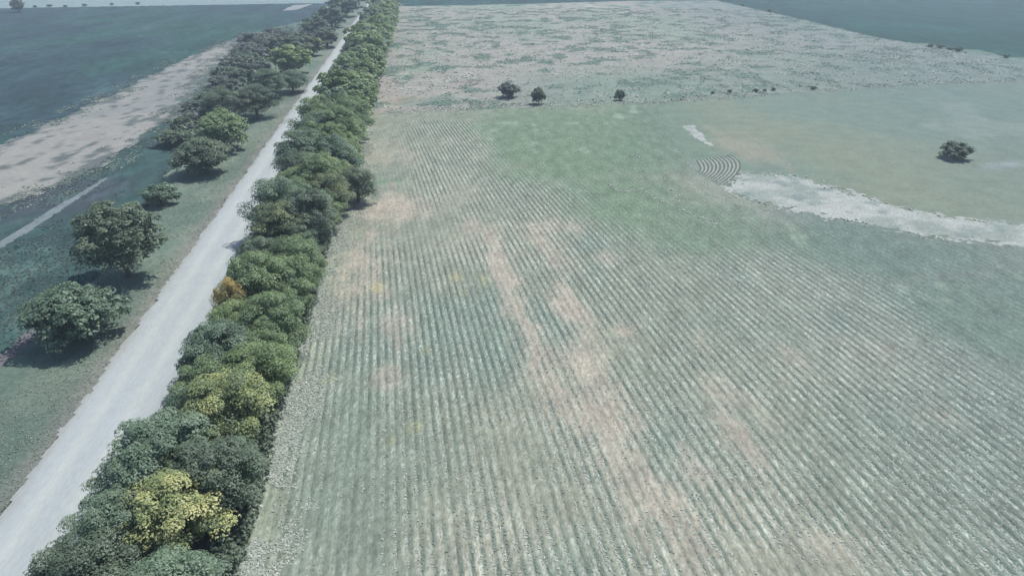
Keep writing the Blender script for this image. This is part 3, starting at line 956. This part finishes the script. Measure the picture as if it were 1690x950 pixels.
# pale loops of flattened stalks left by a turning machine in the smooth green part
lp = []
for pts in ([(1050, 252), (1061, 266), (1063, 285), (1058, 306)], [(1068, 240), (1088, 256), (1097, 276), (1094, 302)], [(1058, 312), (1072, 322), (1088, 330), (1102, 337)], [(1005, 305), (1018, 312), (1030, 318), (1046, 314)],
            [(1108, 312), (1114, 322), (1110, 330), (1122, 334)], [(860, 205), (872, 214), (882, 226), (890, 240)], [(1120, 345), (1140, 352), (1165, 362), (1190, 372)]):
    W = np.array([g(*p) for p in pts])
    t = np.linspace(0, 3, 120)
    c = np.stack([np.interp(t, [0, 1, 2, 3], W[:, k]) for k in (0, 1)], 1) + rng.normal(size=(120, 2)) * 0.22
    lp.append(c[rng.random(120) < 0.7])
lp = np.concatenate(lp)
link('flattened_stalks', tuft_mesh('flattened_stalks', lp[:, 0], lp[:, 1], np.full(len(lp), 0.02), 0.07 + 0.1 * rng.random(len(lp)), 0.4 + 0.5 * rng.random(len(lp)), 3, 2.2, 0.5, 12), L_weed, kind='stuff')

# curved planted rows where the planter turned round
def arc_rows(fs, jit):
    out = []
    for f in fs:
        P0, P1, P2 = np.array((1150 + 54 * f, 266 - 10 * f)), np.array((1156 + 65 * f, 277.0)), np.array((1154 + 38 * f, 284 + 22 * f))
        t = np.linspace(0, 1, 220)[:, None]
        c = P0 * 2 * (t - .5) * (t - 1) + P1 * 4 * t * (1 - t) + P2 * 2 * t * (t - .5)
        gx, gy = g(c[:, 0], c[:, 1])
        out.append(np.stack([gx, gy], 1) + rng.normal(size=c.shape) * jit)
    return np.concatenate(out)


cd = arc_rows(np.linspace(0.0, 1.0, 11), 0.03)
link('turning_rows', tuft_mesh('turning_rows', cd[:, 0], cd[:, 1], np.full(len(cd), 0.03), np.full(len(cd), 0.10), np.full(len(cd), 0.0), 3, 3.0, 0.7, 11), L_row, kind='stuff')
cp = arc_rows(np.linspace(0.05, 0.95, 10), 0.05)
link('turning_row_stalks', tuft_mesh('turning_row_stalks', cp[:, 0], cp[:, 1], np.full(len(cp), 0.03), np.full(len(cp), 0.10), np.full(len(cp), 0.9), 3, 4.0, 0.7, 13), L_weed, kind='stuff')

# rough grey thicket under and between the left hand trees
th_poly = px_poly([(285, 250), (318, 190), (352, 140), (400, 92), (436, 60), (500, 44), (560, 24), (566, 40), (530, 78), (492, 120), (452, 150), (420, 176), (350, 215), (318, 262)])
n = 60000
Y = 105 + 250 * rng.random(n) ** 1.2
X = rng.uniform(-125, -52, n)
hn = fbm(X * 0.14, Y * 0.09, 190, 4)
ok = in_poly(X, Y, th_poly) & (hn > 0.42)
X, Y, hn = X[ok], Y[ok], hn[ok]
hz_ = np.clip((hn - 0.42) * 9, 0.1, 1.8) * rng.random(len(X)) ** 0.5
link('thicket_undergrowth', tuft_mesh('thicket_undergrowth', X, Y, hz_, 0.16 + 0.22 * rng.random(len(X)), np.clip(fbm(X * 0.2, Y * 0.15, 193, 3) * 1.5 - 0.3, 0, 1), 3, 1.2, 0.6, 14), L_thick, kind='stuff')

# ------------------------------------------------------------------ haze over the land
hz = bpy.data.materials.new('haze')
nt, N, L = nodes_of(hz)
N.remove(N['Principled BSDF'])
pv = N.new('ShaderNodeVolumePrincipled')
pv.inputs['Color'].default_value = (0.72, 0.85, 1.0, 1)
pv.inputs['Density'].default_value = 0.00050
pv.inputs['Anisotropy'].default_value = 0.2
L.new(pv.outputs[0], N['Material Output'].inputs['Volume'])
s, z0, z1 = 4100, -1.1, 38.0
V = [(-s, -s, z0), (s, -s, z0), (s, s, z0), (-s, s, z0), (-s, -s, z1), (s, -s, z1), (s, s, z1), (-s, s, z1)]
Fc = [0, 3, 2, 1, 4, 5, 6, 7, 0, 1, 5, 4, 1, 2, 6, 5, 2, 3, 7, 6, 3, 0, 4, 7]
link('haze', mesh_from('haze', V, Fc, 4), hz, kind='stuff')
